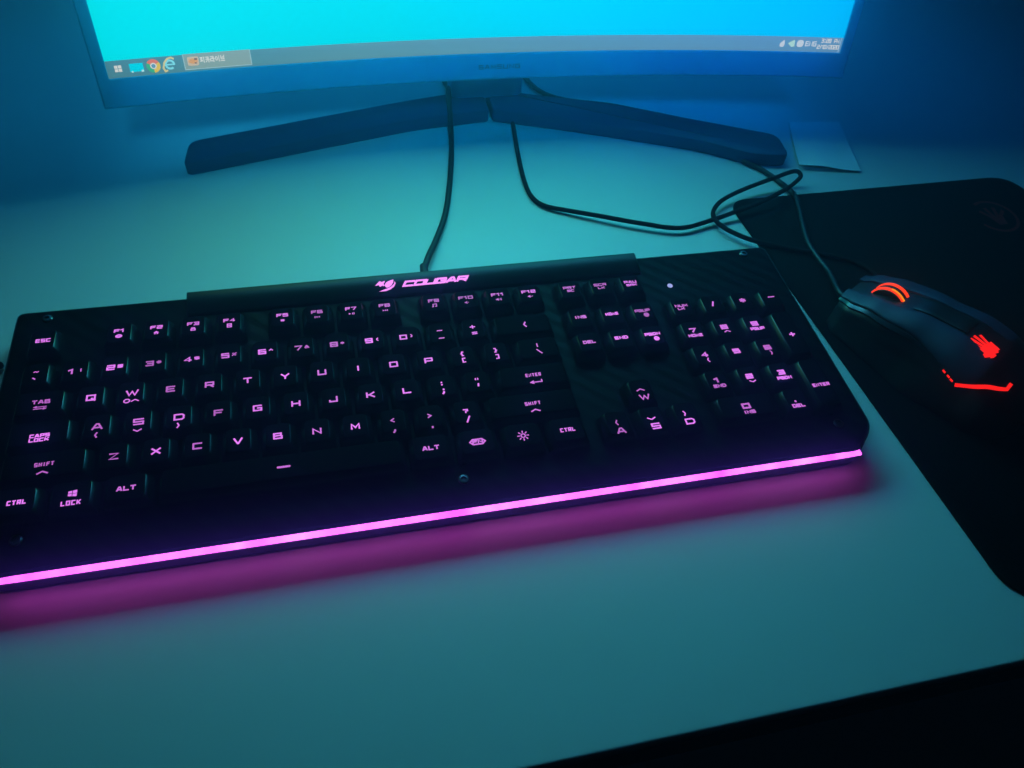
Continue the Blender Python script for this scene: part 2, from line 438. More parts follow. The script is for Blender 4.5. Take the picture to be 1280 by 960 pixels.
# screws in the plate
def screw(x, y):
    bm = bmesh.new()
    disc_stack(bm, (x, y, PL), [(.0029, -.0004), (.0029, .0004), (.0023, .0010), (.0014, .0011), (.0012, .0002)], 18)
    obj('screw', bm, M['screw'], kb)
for sx, sy in ((.4288, .0490), (.2165, -.0925), (.0120, -.0915), (.4270, -.0905), (.0060, .0480)): screw(sx, sy)
# status light
bm = bmesh.new(); disc_stack(bm, (.3690, .0268, PL), [(.0017, -.0002), (.0017, .0003), (.0010, .0006)], 14)
obj('indicator_light', bm, M['led'], kb)

U = 0.01905
def xr(u):     # the measured grid runs a touch wide towards the number pad
    return u * U
def keycap_bm(w, d):
    bm = bmesh.new()
    bw, bd = w / 2 - .0006, d / 2 - .0006
    H = 0.0078
    def ring(hx, hy, oy, r, z): return [(x, y + oy, z) for x, y in rrect(-hx, hx, -hy, hy, r, 3)]
    loft(bm, [ring(bw - .0005, bd - .0005, 0, .0012, -H + .0001), ring(bw, bd, 0, .0014, -H + .0006), ring(bw - .0004, bd - .0006, .0002, .0016, -.0046),
              ring(bw - .0011, bd - .0012, .0004, .0018, -.0028), ring(bw - .0027, bd - .0018, .0006, .0020, -.0007),
              ring(bw - .0031, bd - .0021, .0007, .0022, -.0002), ring(bw - .0036, bd - .0027, .0007, .0022, 0.0),
              ring(max(bw - .0062, .001), bd - .0055, .0007, .0018, -.00012)])
    for f in bm.faces:
        if min(v.co.z for v in f.verts) > -.00035: f.material_index = 1
    return bm
KEYMESH = {}
def key(name, ux, uy, w=1.0, d=1.0, leg=(), label=None):
    """leg: list of (text, dx mm, dy mm, height mm, half stroke mm[, aspect])"""
    x, y = ux * U, -uy * U
    kk = (w, d)
    if kk not in KEYMESH:
        o = obj(name, keycap_bm(w * U, d * U), [M['key'], M['key_top']], kb, origin=(0, 0, 0)); KEYMESH[kk] = o.data
    else:
        o = bpy.data.objects.new(name, KEYMESH[kk]); link(o); o.parent = kb
    o.location = Vector((x, y, Z0)) - kb.location
    if label: o['label'] = label
    if leg:
        bm = bmesh.new()
        for it in leg:
            put = lambda a, b_, l: (a * MM, b_ * MM, 0.00003 + l)
            if callable(it): it(bm, put)
            else:
                s, dx, dy, h, hw = it[:5]; asp = it[5] if len(it) > 5 else 1.3
                text(bm, s, dx, dy, h, hw, put, aspect=asp, up=.00001)
        me = bpy.data.meshes.new('legend'); bm.to_mesh(me); bm.free(); me.materials.append(M['legend'])
        lg = bpy.data.objects.new('legend', me); link(lg); lg.parent = o
    return o
def poly(*polys):
    def f(bm, put):
        for i, p in enumerate(polys): fillpoly(bm, p, put, .00001 * (i + 1))
    return f
def strokes(lines, hw):
    def f(bm, put):
        for i, l in enumerate(lines): ribbon(bm, l, hw, lambda a, b_, k=i: put(a, b_, .00001 * (1 + k % 5)))
    return f
SQ = lambda cx, cy, w, h: [(cx - w / 2, cy - h / 2), (cx + w / 2, cy - h / 2), (cx + w / 2, cy + h / 2), (cx - w / 2, cy + h / 2)]
lw, sw, tw = .44, .34, .29

# function row
FY = -1.26
key('keycap', .5, FY, leg=[('ESC', .4, .1, 1.9, sw, .86)], label='keycap printed ESC')
icons = [strokes([circle(0, -2.0, 1.4, 12, .95) + [(1.4, -2.0)], [(-1.3, -2.0), (1.3, -2.0)]], .38),
         poly([(-1.5, -2), (0, -.9), (1.5, -2), (1, -2), (1, -3.2), (.3, -3.2), (.3, -2.4), (-.3, -2.4), (-.3, -3.2), (-1, -3.2), (-1, -2)]),
         strokes([[(-1, -3), (-1, -2), (1, -2), (1, -3), (-1, -3)], [(-.7, -1.9), (-.7, -1.2), (.7, -1.2), (.7, -1.9)]], .34),
         strokes([[(-1, -3.2), (-1, -.9), (1, -.9), (1, -3.2), (-1, -3.2)], [(-.8, -2), (.8, -2)]], .34),
         poly(SQ(0, -2.1, 2.0, 1.5)),
         poly(SQ(-1.3, -2.1, .5, 1.5), [(1.4, -2.8), (1.4, -1.4), (.2, -2.1)], [(.1, -2.8), (.1, -1.4), (-1.1, -2.1)]),
         poly([(-1.5, -2.8), (-.2, -2.1), (-1.5, -1.4)], SQ(.6, -2.1, .45, 1.5), SQ(1.4, -2.1, .45, 1.5)),
         poly(SQ(1.3, -2.1, .5, 1.5), [(-1.4, -2.8), (-1.4, -1.4), (-.2, -2.1)], [(-.1, -2.8), (-.1, -1.4), (1.1, -2.1)]),
         strokes([[(-.8, -3.0), (-.8, -1.0), (1.1, -.8), (1.1, -2.8)], [(-1.5, -3.0), (-.9, -3.0)], [(.4, -2.8), (1.0, -2.8)]], .33),
         poly([(-1.3, -2.5), (-.7, -2.5), (.3, -3.2), (.3, -1.0), (-.7, -1.7), (-1.3, -1.7)], SQ(1.0, -2.1, .5, .5)),
         poly([(-1.6, -2.5), (-1, -2.5), (0, -3.2), (0, -1.0), (-1, -1.7), (-1.6, -1.7)], SQ(.8, -2.1, .4, 1.2), SQ(1.5, -2.1, .4, 1.9)),
         poly([(-1.3, -2.5), (-.7, -2.5), (.3, -3.2), (.3, -1.0), (-.7, -1.7), (-1.3, -1.7)], SQ(1.2, -2.1, 1.0, .4))]
FX = [2.5, 3.5, 4.5, 5.5, 7.0, 8.0, 9.0, 10.0, 11.5, 12.5, 13.5, 14.5]
for i, ux in enumerate(FX):
    key('keycap', ux, FY, leg=[('F%d' % (i + 1), -.1, 1.9, 1.9, sw, 1.25), icons[i]], label='keycap printed F%d' % (i + 1))
# number row
key('keycap', .5, 0, leg=[('~', .2, 2.2, 1.6, tw), ('`', -.2, -2.8, 2.6, sw)], label='keycap with tilde')
for i, (a, s) in enumerate(zip('1234567890', '!@#$%^&*()')):
    key('keycap', 1.5 + i, 0, leg=[(a, -1.9, -.1, 2.7, lw, 1.25), (s, 2.7, .35, 1.7, tw, 1.2)], label='keycap printed ' + a)
key('keycap', 11.5, 0, leg=[('-', -.2, 2.0, 2.6, sw), ('_', .1, -3.0, 2.6, sw)], label='keycap printed with minus')
key('keycap', 12.5, 0, leg=[('+', -.3, 2.2, 2.6, sw), ('=', .1, -2.6, 2.2, sw, 1.5)], label='keycap printed with plus')
key('backspace_key', 14.0, 0, 2.0, leg=[('l', 1.3, 0, 3.4, .38)])
# Q row
key('tab_key', .75, 1, 1.5, leg=[('TAB', .6, .9, 1.9, sw, 1.05), ('t', .6, -2.9, 1.7, .26, 3.4)])
for i, a in enumerate('QWERTYUIOP'):
    lg = [(a, 0, 0, 3.0, lw, 1.25)]
    if a == 'W': lg = [('W', .5, .2, 3.1, lw, 1.75), ('o', -1.7, -4.8, 2.1, .34, 1.25), ('u', 2.2, -4.9, 1.7, .32, 2.0)]
    key('keycap', 2 + i, 1, leg=lg, label='keycap printed ' + a)
key('keycap', 12, 1, leg=[('{', -.2, 2.0, 2.6, sw), ('[', .1, -2.6, 2.7, .36)], label='keycap with square bracket')
key('keycap', 13, 1, leg=[('}', -.2, 2.0, 2.6, sw), (']', .1, -2.6, 2.7, .36)], label='keycap with closing bracket')
key('keycap', 14.25, 1, 1.5, leg=[('|', 0, 2.4, 2.2, sw), ('\\', .3, -2.2, 3.0, .36, 1.0)], label='wide keycap with backslash')
# A row
key('caps_lock_key', .875, 2, 1.75, leg=[('CAPS', .6, -1.2, 1.6, .31, .95), ('LOCK', .6, -3.7, 1.6, .31, .95)])
arrows = {'A': 'l', 'S': 'd', 'D': 'r'}
for i, a in enumerate('ASDFGHJKL'):
    lg = [(a, 0, 0, 3.0, lw, 1.25)]
    if a in arrows: lg = [(a, .2, .2, 3.1, lw, 1.4), (arrows[a], 0, -5.0, 2.8 if a != 'S' else 1.8, .36, 1.1 if a != 'S' else 2.0)]
    key('keycap', 2.25 + i, 2, leg=lg, label='keycap printed ' + a)
key('keycap', 11.25, 2, leg=[(':', -.2, 1.9, 2.2, .40), (';', .2, -3.0, 3.2, .48)], label='keycap with semicolon')
key('keycap', 12.25, 2, leg=[('"', -.2, 1.6, 2.4, .30), ("'", .2, -2.6, 3.2, .44)], label='keycap with quote mark')
key('enter_key', 13.875, 2, 2.25, leg=[('ENTER', .0, .6, 1.8, .28, .50), ('e', .6, -4.2, 2.2, .34, 2.9)])
# Z row
key('shift_key', 1.125, 3, 2.25, leg=[('SHIFT', .3, .5, 1.8, .28, .56), ('u', .1, -4.2, 1.9, .40, 2.4)])
for i, a in enumerate('ZXCVBNM'):
    key('keycap', 2.75 + i, 3, leg=[(a, 0, 0, 3.0, lw, 1.25)], label='keycap printed ' + a)
key('keycap', 9.75, 3, leg=[('<', -.2, .8, 2.3, .34, 1.1), (',', .4, -4.6, 3.4, .46)], label='keycap with comma')
key('keycap', 10.75, 3, leg=[('>', -.2, .8, 2.3, .34, 1.1), ('.', .4, -5.2, 3.4, .46)], label='keycap with full stop')
key('keycap', 11.75, 3, leg=[('?', -.3, .9, 2.2, .34, 1.2), ('/', .3, -4.4, 3.6, .40, .8)], label='keycap with slash')
key('shift_key', 13.625, 3, 2.75, leg=[('SHIFT', .1, .6, 1.8, .28, .54), ('u', .6, -4.2, 1.9, .40, 2.4)])
# bottom row
key('control_key', .625, 4, 1.25, leg=[('CTRL', .9, .1, 1.9, .32, .62)])
win = [[(-1.9, -.2), (-.25, -.2), (-.25, 1.2), (-1.9, 1.0)], [(.05, -.2), (1.9, -.2), (1.9, 1.5), (.05, 1.25)], [(-1.9, -.5), (-.25, -.5), (-.25, -1.9), (-1.9, -1.7)], [(.05, -.5), (1.9, -.5), (1.9, -2.2), (.05, -1.95)]]
win = [[(a + .6, b_ * .95 + 1.3) for a, b_ in p] for p in win]
key('windows_key', 1.875, 4, 1.25, leg=[poly(*win), ('LOCK', .4, -4.0, 2.0, .32, .62)])
key('alt_key', 3.125, 4, 1.25, leg=[('ALT', 0, 0, 2.0, .36, 1.0)])
key('spacebar', 6.875, 4, 6.25, leg=[poly(round_poly(SQ(-.2, .3, 6.4, 1.1), .5, 3))])
key('alt_key', 10.625, 4, 1.25, leg=[('ALT', 0, 0, 2.0, .36, 1.0)])
hexa = [(-3.9, 0), (-2.4, 1.5), (2.4, 1.5), (3.9, 0), (2.4, -1.5), (-2.4, -1.5), (-3.9, 0)]
key('function_key', 11.875, 4, 1.25, leg=[strokes([hexa], .42), ('FN', 0, 0, 1.5, .36, 1.35)])
sun = [[(1.9 * math.cos(a) * 1.0, 1.9 * math.sin(a)), (2.9 * math.cos(a), 2.9 * math.sin(a))] for a in [math.pi * k / 4 for k in range(8)]]
key('keycap', 13.125, 4, 1.25, leg=[strokes([circle(0, 0, 1.1, 12) + [(1.1, 0)]] + sun, .30)], label='keycap with a sun symbol')
key('control_key', 14.375, 4, 1.25, leg=[('CTRL', 0, .1, 1.9, .32, .60)])
# navigation block
NX = (15.84, 16.86, 17.88)
for ux, a, b_ in zip(NX, ('PRT', 'SCR', 'PAU'), ('SC', 'LK', 'BRK')):
    key('keycap', ux, FY, leg=[(a, -.1, 1.9, 1.6, .28, 1.2), (b_, .1, -.7, 1.4, .26, 1.15)], label='keycap printed %s %s' % (a, b_))
ball = strokes([circle(1.2, -2.3, 1.2, 14) + [(2.4, -2.3)], [(.3, -2.3), (2.1, -2.3)]], .50)
key('keycap', NX[0], 0, leg=[('INS', .1, 1.2, 1.7, .37, 1.1)], label='keycap printed INS')
key('keycap', NX[1], 0, leg=[('HOME', .1, 1.2, 1.7, .33, .70)], label='keycap printed HOME')
key('keycap', NX[2], 0, leg=[('PGUP', -.3, 1.3, 1.6, .36, 1.0), ball], label='keycap printed PGUP')
key('keycap', NX[0], 1, leg=[('DEL', .1, .6, 1.7, .37, 1.0)], label='keycap printed DEL')
key('keycap', NX[1], 1, leg=[('END', .1, 1.2, 1.7, .37, 1.1)], label='keycap printed END')
key('keycap', NX[2], 1, leg=[('PGDN', -.3, 1.3, 1.6, .36, 1.0), ball], label='keycap printed PGDN')
key('keycap', 16.83, 3, leg=[('u', -.4, .6, 1.9, .36, 2.2), ('W', .5, -4.4, 3.0, lw, 1.75)], label='arrow keycap printed W')
key('keycap', 15.81, 4, leg=[('l', -.5, .4, 2.9, .36, 1.1), ('A', .5, -4.9, 3.0, lw, 1.4)], label='arrow keycap printed A')
key('keycap', 16.83, 4, leg=[('d', -.5, .2, 1.9, .36, 2.2), ('S', .4, -4.9, 3.0, lw, 1.4)], label='arrow keycap printed S')
key('keycap', 17.85, 4, leg=[('r', -.9, .6, 2.9, .36, 1.1), ('D', .3, -4.8, 3.0, lw, 1.5)], label='arrow keycap printed D')
# number pad
PX = (19.19, 20.23, 21.26, 22.26)
key('keycap', PX[0], 0, leg=[('NUM', -.2, 2.0, 1.6, .32, 1.2), ('LK', -.9, -.4, 1.4, .30, 1.15)], label='keycap printed NUM LK')
key('keycap', PX[1], 0, leg=[('/', .2, .8, 3.4, .46, .7)], label='number pad keycap with slash')
key('keycap', PX[2], 0, leg=[('*', .3, 1.2, 3.4, .55, 1.1)], label='number pad keycap with star')
key('keycap', PX[3], 0, leg=[('-', .6, 1.6, 3.0, .40, 1.6)], label='number pad keycap with minus')
pad = {'7': ('HOME', 0), '8': ('u', 0), '9': ('PGUP', 0), '4': ('l', 0), '5': ('', 0), '6': ('r', 0), '1': ('END', 0), '2': ('d', 0), '3': ('PGDN', 0)}
for r, row in enumerate(('789', '456', '123')):
    for c, a in enumerate(row):
        lg = [(a, -.2, .7, 2.5, .56, 1.35)]
        s = pad[a][0]
        if len(s) > 1: lg.append((s, .1, -3.3, 1.6, .40, .9 if len(s) > 3 else 1.05))
        elif s in 'ud' and s: lg.append((s, .5, -2.9, 1.6, .34, 2.2))
        elif s: lg.append((s, .6, -3.4, 2.7, .36, 1.1))
        key('keycap', PX[c], r + 1, leg=lg, label='number pad keycap printed ' + a)
key('keycap', PX[3], 1.5, 1, 2, leg=[('+', .2, -1.2, 3.2, .48, 1.2)], label='tall number pad keycap with plus')
key('enter_key', PX[3], 3.5, 1, 2, leg=[('ENTER', 0, -1.6, 1.7, .36, .74)])
key('keycap', (PX[0] + PX[1]) / 2, 4, 2, leg=[('0', -.6, .2, 2.6, .58, 1.5), ('INS', -.2, -3.9, 1.6, .38, 1.1)], label='wide number pad keycap printed 0')
key('keycap', PX[2], 4, leg=[('.', -1.0, .2, 3.2, .5, 1.2), ('DEL', -.4, -4.0, 1.7, .40, 1.0)], label='number pad keycap printed DEL')

# ------------------------------------------------------------------ monitor
SQc = (0.29749762, 0.23019694, 0.03863416 + Z0, -0.0040577, 0.20441866, 0.79345092)
SW, SH = 0.521, 0.293
def scr(u, v, d=0.0):
    """u, v on the screen sheet (m, from bottom middle), d towards the viewer"""
    cx, cy, cz, yaw, tilt, k = SQc
    a = u * k; r = 1 / k - d
    x = math.sin(a) * r; y = -(1 / k - math.cos(a) * r); z = v
    y, z = y * math.cos(tilt) + z * math.sin(tilt), -y * math.sin(tilt) + z * math.cos(tilt)
    x, y = x * math.cos(yaw) - y * math.sin(yaw), x * math.sin(yaw) + y * math.cos(yaw)
    return Vector((cx + x, cy + y, cz + z))
mon = thing('monitor', 'curved black monitor showing a cyan desktop, standing behind the keyboard on splayed feet', 'monitor', (0.2975, 0.262, 0.0))
BW, BB, BT = SW / 2 + .0075, -.0185, SH + .0085
NU = 48
def slab(u0, u1, v0, v1, d0, d1, nu=NU, rr=.003):
    bm = bmesh.new(); lo = []
    for k in range(nu + 1):
        u = u0 + (u1 - u0) * k / nu
        lo.append([scr(u, *p) for p in ((v0 + rr, d1), (v1 - rr, d1), (v1, d1 - rr), (v1, d0 + rr), (v1 - rr, d0), (v0 + rr, d0), (v0, d0 + rr), (v0, d1 - rr))])
    loft(bm, lo); return bm
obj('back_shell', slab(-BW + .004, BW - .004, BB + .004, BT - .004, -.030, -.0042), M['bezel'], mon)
# bezel: frame round the screen, one mesh
bm = bmesh.new()
path = []
def frame_ring(ext, d):
    u0, u1, v0, v1 = -SW / 2 - ext[0], SW / 2 + ext[0], -ext[1], SH + ext[2]
    p = [scr(u0 + (u1 - u0) * k / NU, v0, d) for k in range(NU)] + [scr(u1, v0 + (v1 - v0) * k / 6, d) for k in range(6)]
    p += [scr(u1 + (u0 - u1) * k / NU, v1, d) for k in range(NU)] + [scr(u0, v1 + (v0 - v1) * k / 6, d) for k in range(6)]
    return p
full = (.0075, .0185, .0085)
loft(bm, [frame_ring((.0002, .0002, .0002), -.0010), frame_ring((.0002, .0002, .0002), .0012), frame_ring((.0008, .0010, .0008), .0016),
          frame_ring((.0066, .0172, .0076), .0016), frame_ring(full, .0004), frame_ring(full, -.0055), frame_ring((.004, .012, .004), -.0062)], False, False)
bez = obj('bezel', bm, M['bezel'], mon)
bm = bmesh.new()
text(bm, 'SAMSUNG', 0, -.0092, .0026, .00028, lambda a, b_, l: scr(a, b_, .0017 + l), aspect=1.15, gap=.6)
obj('maker_name', bm, M['logo_grey'], bez)
# screen picture: cyan desktop, greener to the left, bluer to the right, unseen upper part brightened and tinted to light the desk
m = emis('desktop_wallpaper', (0, .75, .85), 1.0)
nt = m.node_tree; b = nt.nodes['Principled BSDF']
b.inputs['Roughness'].default_value = 0.35
tc = nt.nodes.new('ShaderNodeTexCoord'); sx = nt.nodes.new('ShaderNodeSeparateXYZ'); nt.links.new(tc.outputs['Object'], sx.inputs[0])
mr = nt.nodes.new('ShaderNodeMapRange'); mr.inputs['From Min'].default_value = -.26; mr.inputs['From Max'].default_value = .26
nt.links.new(sx.outputs['X'], mr.inputs['Value'])
cr = nt.nodes.new('ShaderNodeValToRGB')
E3 = cr.color_ramp.elements
E3[0].position = 0.0; E3[0].color = (0.0, .80, .82, 1)
E3[1].position = 1.0; E3[1].color = (0.0, .53, 1.0, 1)
e = E3.new(.35); e.color = (0.0, .73, .80, 1)
e = E3.new(.62); e.color = (0.0, .66, .92, 1)
nt.links.new(mr.outputs['Result'], cr.inputs['Fac'])
cr2 = nt.nodes.new('ShaderNodeValToRGB')
E4 = cr2.color_ramp.elements
E4[0].position = 0.0; E4[0].color = (0.48, 1.65, .42, 1)
E4[1].position = 1.0; E4[1].color = (0.03, .62, 1.05, 1)
e = E4.new(.5); e.color = (0.025, 1.5, .90, 1)
nt.links.new(mr.outputs['Result'], cr2.inputs['Fac'])
mz = nt.nodes.new('ShaderNodeMapRange'); mz.interpolation_type = 'SMOOTHSTEP'
mz.inputs['From Min'].default_value = .06; mz.inputs['From Max'].default_value = .29
nt.links.new(sx.outputs['Z'], mz.inputs['Value'])
mx = nt.nodes.new('ShaderNodeMix'); mx.data_type = 'RGBA'
mzc = nt.nodes.new('ShaderNodeMapRange'); mzc.interpolation_type = 'SMOOTHSTEP'
mzc.inputs['From Min'].default_value = .058; mzc.inputs['From Max'].default_value = .095
nt.links.new(sx.outputs['Z'], mzc.inputs['Value'])
nt.links.new(mzc.outputs['Result'], mx.inputs['Factor']); nt.links.new(cr.outputs['Color'], mx.inputs['A']); nt.links.new(cr2.outputs['Color'], mx.inputs['B'])
mz2 = nt.nodes.new('ShaderNodeMapRange'); mz2.interpolation_type = 'SMOOTHSTEP'
mz2.inputs['From Min'].default_value = .14; mz2.inputs['From Max'].default_value = .225
nt.links.new(sx.outputs['Z'], mz2.inputs['Value'])
mx2 = nt.nodes.new('ShaderNodeMix'); mx2.data_type = 'RGBA'; mx2.inputs['B'].default_value = (.09, .63, 1.02, 1)
nt.links.new(mz2.outputs['Result'], mx2.inputs['Factor']); nt.links.new(mx.outputs['Result'], mx2.inputs['A'])
nt.links.new(mx2.outputs['Result'], b.inputs['Emission Color'])
ms = nt.nodes.new('ShaderNodeMapRange'); ms.inputs['From Min'].default_value = 0; ms.inputs['From Max'].default_value = 1
ms.inputs['To Min'].default_value = 1.2; ms.inputs['To Max'].default_value = 26.0
hu = nt.nodes.new('ShaderNodeMath'); hu.operation = 'ABSOLUTE'; nt.links.new(sx.outputs['X'], hu.inputs[0])
hm_ = nt.nodes.new('ShaderNodeMapRange'); hm_.interpolation_type = 'SMOOTHSTEP'
hm_.inputs['From Min'].default_value = .03; hm_.inputs['From Max'].default_value = .25; hm_.inputs['To Min'].default_value = 1.0; hm_.inputs['To Max'].default_value = .18
nt.links.new(hu.outputs[0], hm_.inputs['Value'])
mm_ = nt.nodes.new('ShaderNodeMath'); mm_.operation = 'MULTIPLY'; nt.links.new(mz.outputs['Result'], mm_.inputs[0]); nt.links.new(hm_.outputs['Result'], mm_.inputs[1])
nt.links.new(mm_.outputs[0], ms.inputs['Value']); nt.links.new(ms.outputs['Result'], b.inputs['Emission Strength'])
bm = bmesh.new()
NV = 10
rows = [[bm.verts.new(scr(-SW / 2 + SW * k / 96, SH * j / NV, 0)) for k in range(97)] for j in range(NV + 1)]
for j in range(NV):
    for k in range(96): bm.faces.new((rows[j][k], rows[j][k + 1], rows[j + 1][k + 1], rows[j + 1][k]))
screen = obj('screen', bm, m, mon, origin=scr(0, 0, 0))
bar_e = emis('taskbar_glow', (.12, .30, .40), .95)
nt = bar_e.node_tree; b = nt.nodes['Principled BSDF']
tc = nt.nodes.new('ShaderNodeTexCoord'); sx = nt.nodes.new('ShaderNodeSeparateXYZ'); nt.links.new(tc.outputs['Object'], sx.inputs[0])
mr = nt.nodes.new('ShaderNodeMapRange'); mr.inputs['From Min'].default_value = -.26; mr.inputs['From Max'].default_value = .26
nt.links.new(sx.outputs['X'], mr.inputs['Value'])
cr = nt.nodes.new('ShaderNodeValToRGB'); E3 = cr.color_ramp.elements
E3[0].color = (.09, .27, .32, 1); E3[1].color = (.16, .36, .56, 1)
e = E3.new(.3); e.color = (.14, .34, .38, 1)
nt.links.new(mr.outputs['Result'], cr.inputs['Fac']); nt.links.new(cr.outputs['Color'], b.inputs['Emission Color'])
def sheet(u0, u1, v0, v1, d, nu):
    bm = bmesh.new()
    r = [[bm.verts.new(scr(u0 + (u1 - u0) * k / nu, v, d)) for k in range(nu + 1)] for v in (v0, v1)]
    for k in range(nu): bm.faces.new((r[0][k], r[0][k + 1], r[1][k + 1], r[1][k]))
    return bm
def sub(name, bm, mat): return obj(name, bm, mat, screen, smooth=False, origin=screen_org)
screen_org = scr(0, 0, 0)
sub('taskbar', sheet(-SW / 2 + .00002, SW / 2 - .00002, .00002, .0107, .00012, 96), bar_e)
SP = lambda lift0: (lambda a, b_, l=0: scr(a * MM, b_ * MM, lift0 + l))
w_e = emis('icon_white', (.86, .84, .74), 1.0)
# start button
bm = bmesh.new(); p = SP(.0003)
for a0, b0 in ((-2.1, -2.0), (.15, -2.0), (-2.1, .15), (.15, .15)):
    fillpoly(bm, [(-253.7 + a0, 5.7 + b0), (-253.7 + a0 + 1.95, 5.7 + b0), (-253.7 + a0 + 1.95, 5.7 + b0 + 1.85), (-253.7 + a0, 5.7 + b0 + 1.85)], p, 0)
sub('start_icon', bm, w_e)
# folder window icon
bm = bmesh.new()
fillpoly(bm, [(-247.0, 2.9), (-238.8, 2.9), (-238.8, 8.0), (-247.0, 8.0)], SP(.0003), 0)
sub('window_icon', bm, emis('icon_cyan', (0, .80, .95), 1.0))
bm = bmesh.new()
fillpoly(bm, [(-246.4, 2.6), (-245.2, 2.6), (-245.2, 3.5), (-246.4, 3.5)], SP(.0005), 0)
fillpoly(bm, [(-240.6, 2.6), (-239.0, 2.6), (-239.0, 3.8), (-240.2, 3.8)], SP(.0005), 0)
sub('window_icon_mark', bm, emis('icon_pale', (.55, .95, .95), 1.0))
# round browser icon: red, yellow, green sectors with a white ringed hub
def sector(bm, cx, cy, r0, r1, a0, a1, put, n=10, ky=1.0):
    for k in range(n):
        t0, t1 = math.radians(a0 + (a1 - a0) * k / n), math.radians(a0 + (a1 - a0) * (k + 1) / n)
        fillpoly(bm, [(cx + r0 * math.cos(t0), cy + ky * r0 * math.sin(t0)), (cx + r1 * math.cos(t0), cy + ky * r1 * math.sin(t0)), (cx + r1 * math.cos(t1), cy + ky * r1 * math.sin(t1)), (cx + r0 * math.cos(t1), cy + ky * r0 * math.sin(t1))], put, 0)
cx, cy = -232.8, 5.5
for a0, a1, c in ((30, 150, (.90, .18, .07)), (150, 270, (.06, .50, .20)), (-90, 30, (.92, .62, .03))):
    bm = bmesh.new(); sector(bm, cx, cy, 1.9, 4.2, a0, a1, SP(.0003)); sub('browser_icon', bm, emis('browser_sector', c, 1.0))
bm = bmesh.new(); fillpoly(bm, circle(cx, cy, 1.95, 18), SP(.00035), 0); sub('browser_icon', bm, w_e)
bm = bmesh.new(); fillpoly(bm, circle(cx, cy, 1.25, 16), SP(.0005), 0); sub('browser_icon', bm, emis('browser_hub', (.16, .34, .50), 1.0))
# letter e icon with yellow swoosh
ex, ey = -222.8, 5.5
bm = bmesh.new(); sector(bm, ex, ey, 1.9, 3.2, 0, 310, SP(.0004), 16)
fillpoly(bm, [(ex - 2.0, ey - .45), (ex + 3.1, ey - .45), (ex + 3.1, ey + .45), (ex - 2.0, ey + .45)], SP(.00046), 0)
sub('letter_icon', bm, emis('icon_lightcyan', (.28, .86, .92), 1.0))
bm = bmesh.new(); ribbon(bm, [(ex + 2.8, ey + 3.4), (ex + 1.4, ey + 4.3), (ex - 1.0, ey + 3.7), (ex - 3.2, ey + 1.4), (ex - 4.3, ey - 1.8), (ex - 3.6, ey - 3.9), (ex - 2.2, ey - 3.5)], .55, SP(.0006))
sub('letter_icon_ring', bm, emis('icon_yellow', (.80, .70, .28), 1.0))
# open window button with its small picture and its title
sub('window_button', sheet(-.2143, -.1720, .0012, .0110, .00024, 10), emis('button_glow', (.30, .42, .36), 1.0))
bm = bmesh.new(); p = SP(.0004)
ribbon(bm, [(-214.1, 10.8), (-214.1, 1.4), (-172.2, 1.4), (-172.2, 10.8)], .25, p)
sub('window_button_rim', bm, emis('button_rim', (.42, .66, .66), 1.0))
bm = bmesh.new(); fillpoly(bm, round_poly([(-211.9, 3.6), (-205.0, 3.6), (-204.8, 9.2), (-211.9, 9.2)], 1.2, 3), SP(.0005), 0)
sub('app_icon', bm, emis('icon_cream', (.72, .56, .36), 1.0))
bm = bmesh.new(); fillpoly(bm, circle(-208.4, 6.5, 2.9, 14, 1.7), SP(.0006), 0); sub('app_icon_middle', bm, emis('icon_orange', (.86, .40, .10), 1.0))
bm = bmesh.new(); fillpoly(bm, circle(-206.6, 7.7, 1.1, 8, .7), SP(.0007), 0); fillpoly(bm, circle(-207.0, 5.2, .9, 8, .4), SP(.0007), 0); sub('app_icon_mark', bm, emis('icon_brown', (.28, .11, .03), 1.0))
# five Korean syllables: pi ka ra i beu
HAN = [[[(0, .9), (.55, .9)], [(.15, .9), (.15, .3)], [(.42, .9), (.42, .3)], [(0, .25), (.6, .32)], [(.85, 1), (.85, 0)]],
       [[(0, .9), (.5, .9), (.45, .4), (.1, .05)], [(.05, .55), (.48, .55)], [(.75, 1), (.75, 0)], [(.75, .5), (1, .5)]],
       [[(0, .9), (.5, .9), (.5, .55), (0, .55), (0, .15), (.55, .2)], [(.75, 1), (.75, 0)], [(.75, .5), (1, .5)]],
       [[(.15, .85), (0, .6), (.15, .25), (.4, .25), (.5, .6), (.35, .85), (.15, .85)], [(.85, 1), (.85, 0)]],
       [[(.15, 1), (.15, .4), (.85, .4), (.85, 1)], [(.15, .7), (.85, .7)], [(0, .1), (1, .1)]]]
bm = bmesh.new(); x0 = -203.9
for i, g in enumerate(HAN):
    for k, st in enumerate(g): ribbon(bm, [(x0 + i * 3.15 + a * 2.6, 5.0 + b_ * 3.6) for a, b_ in st], .25, SP(.0004 + .00004 * k))
sub('window_title', bm, emis('title_white', (.90, .88, .76), 1.0))
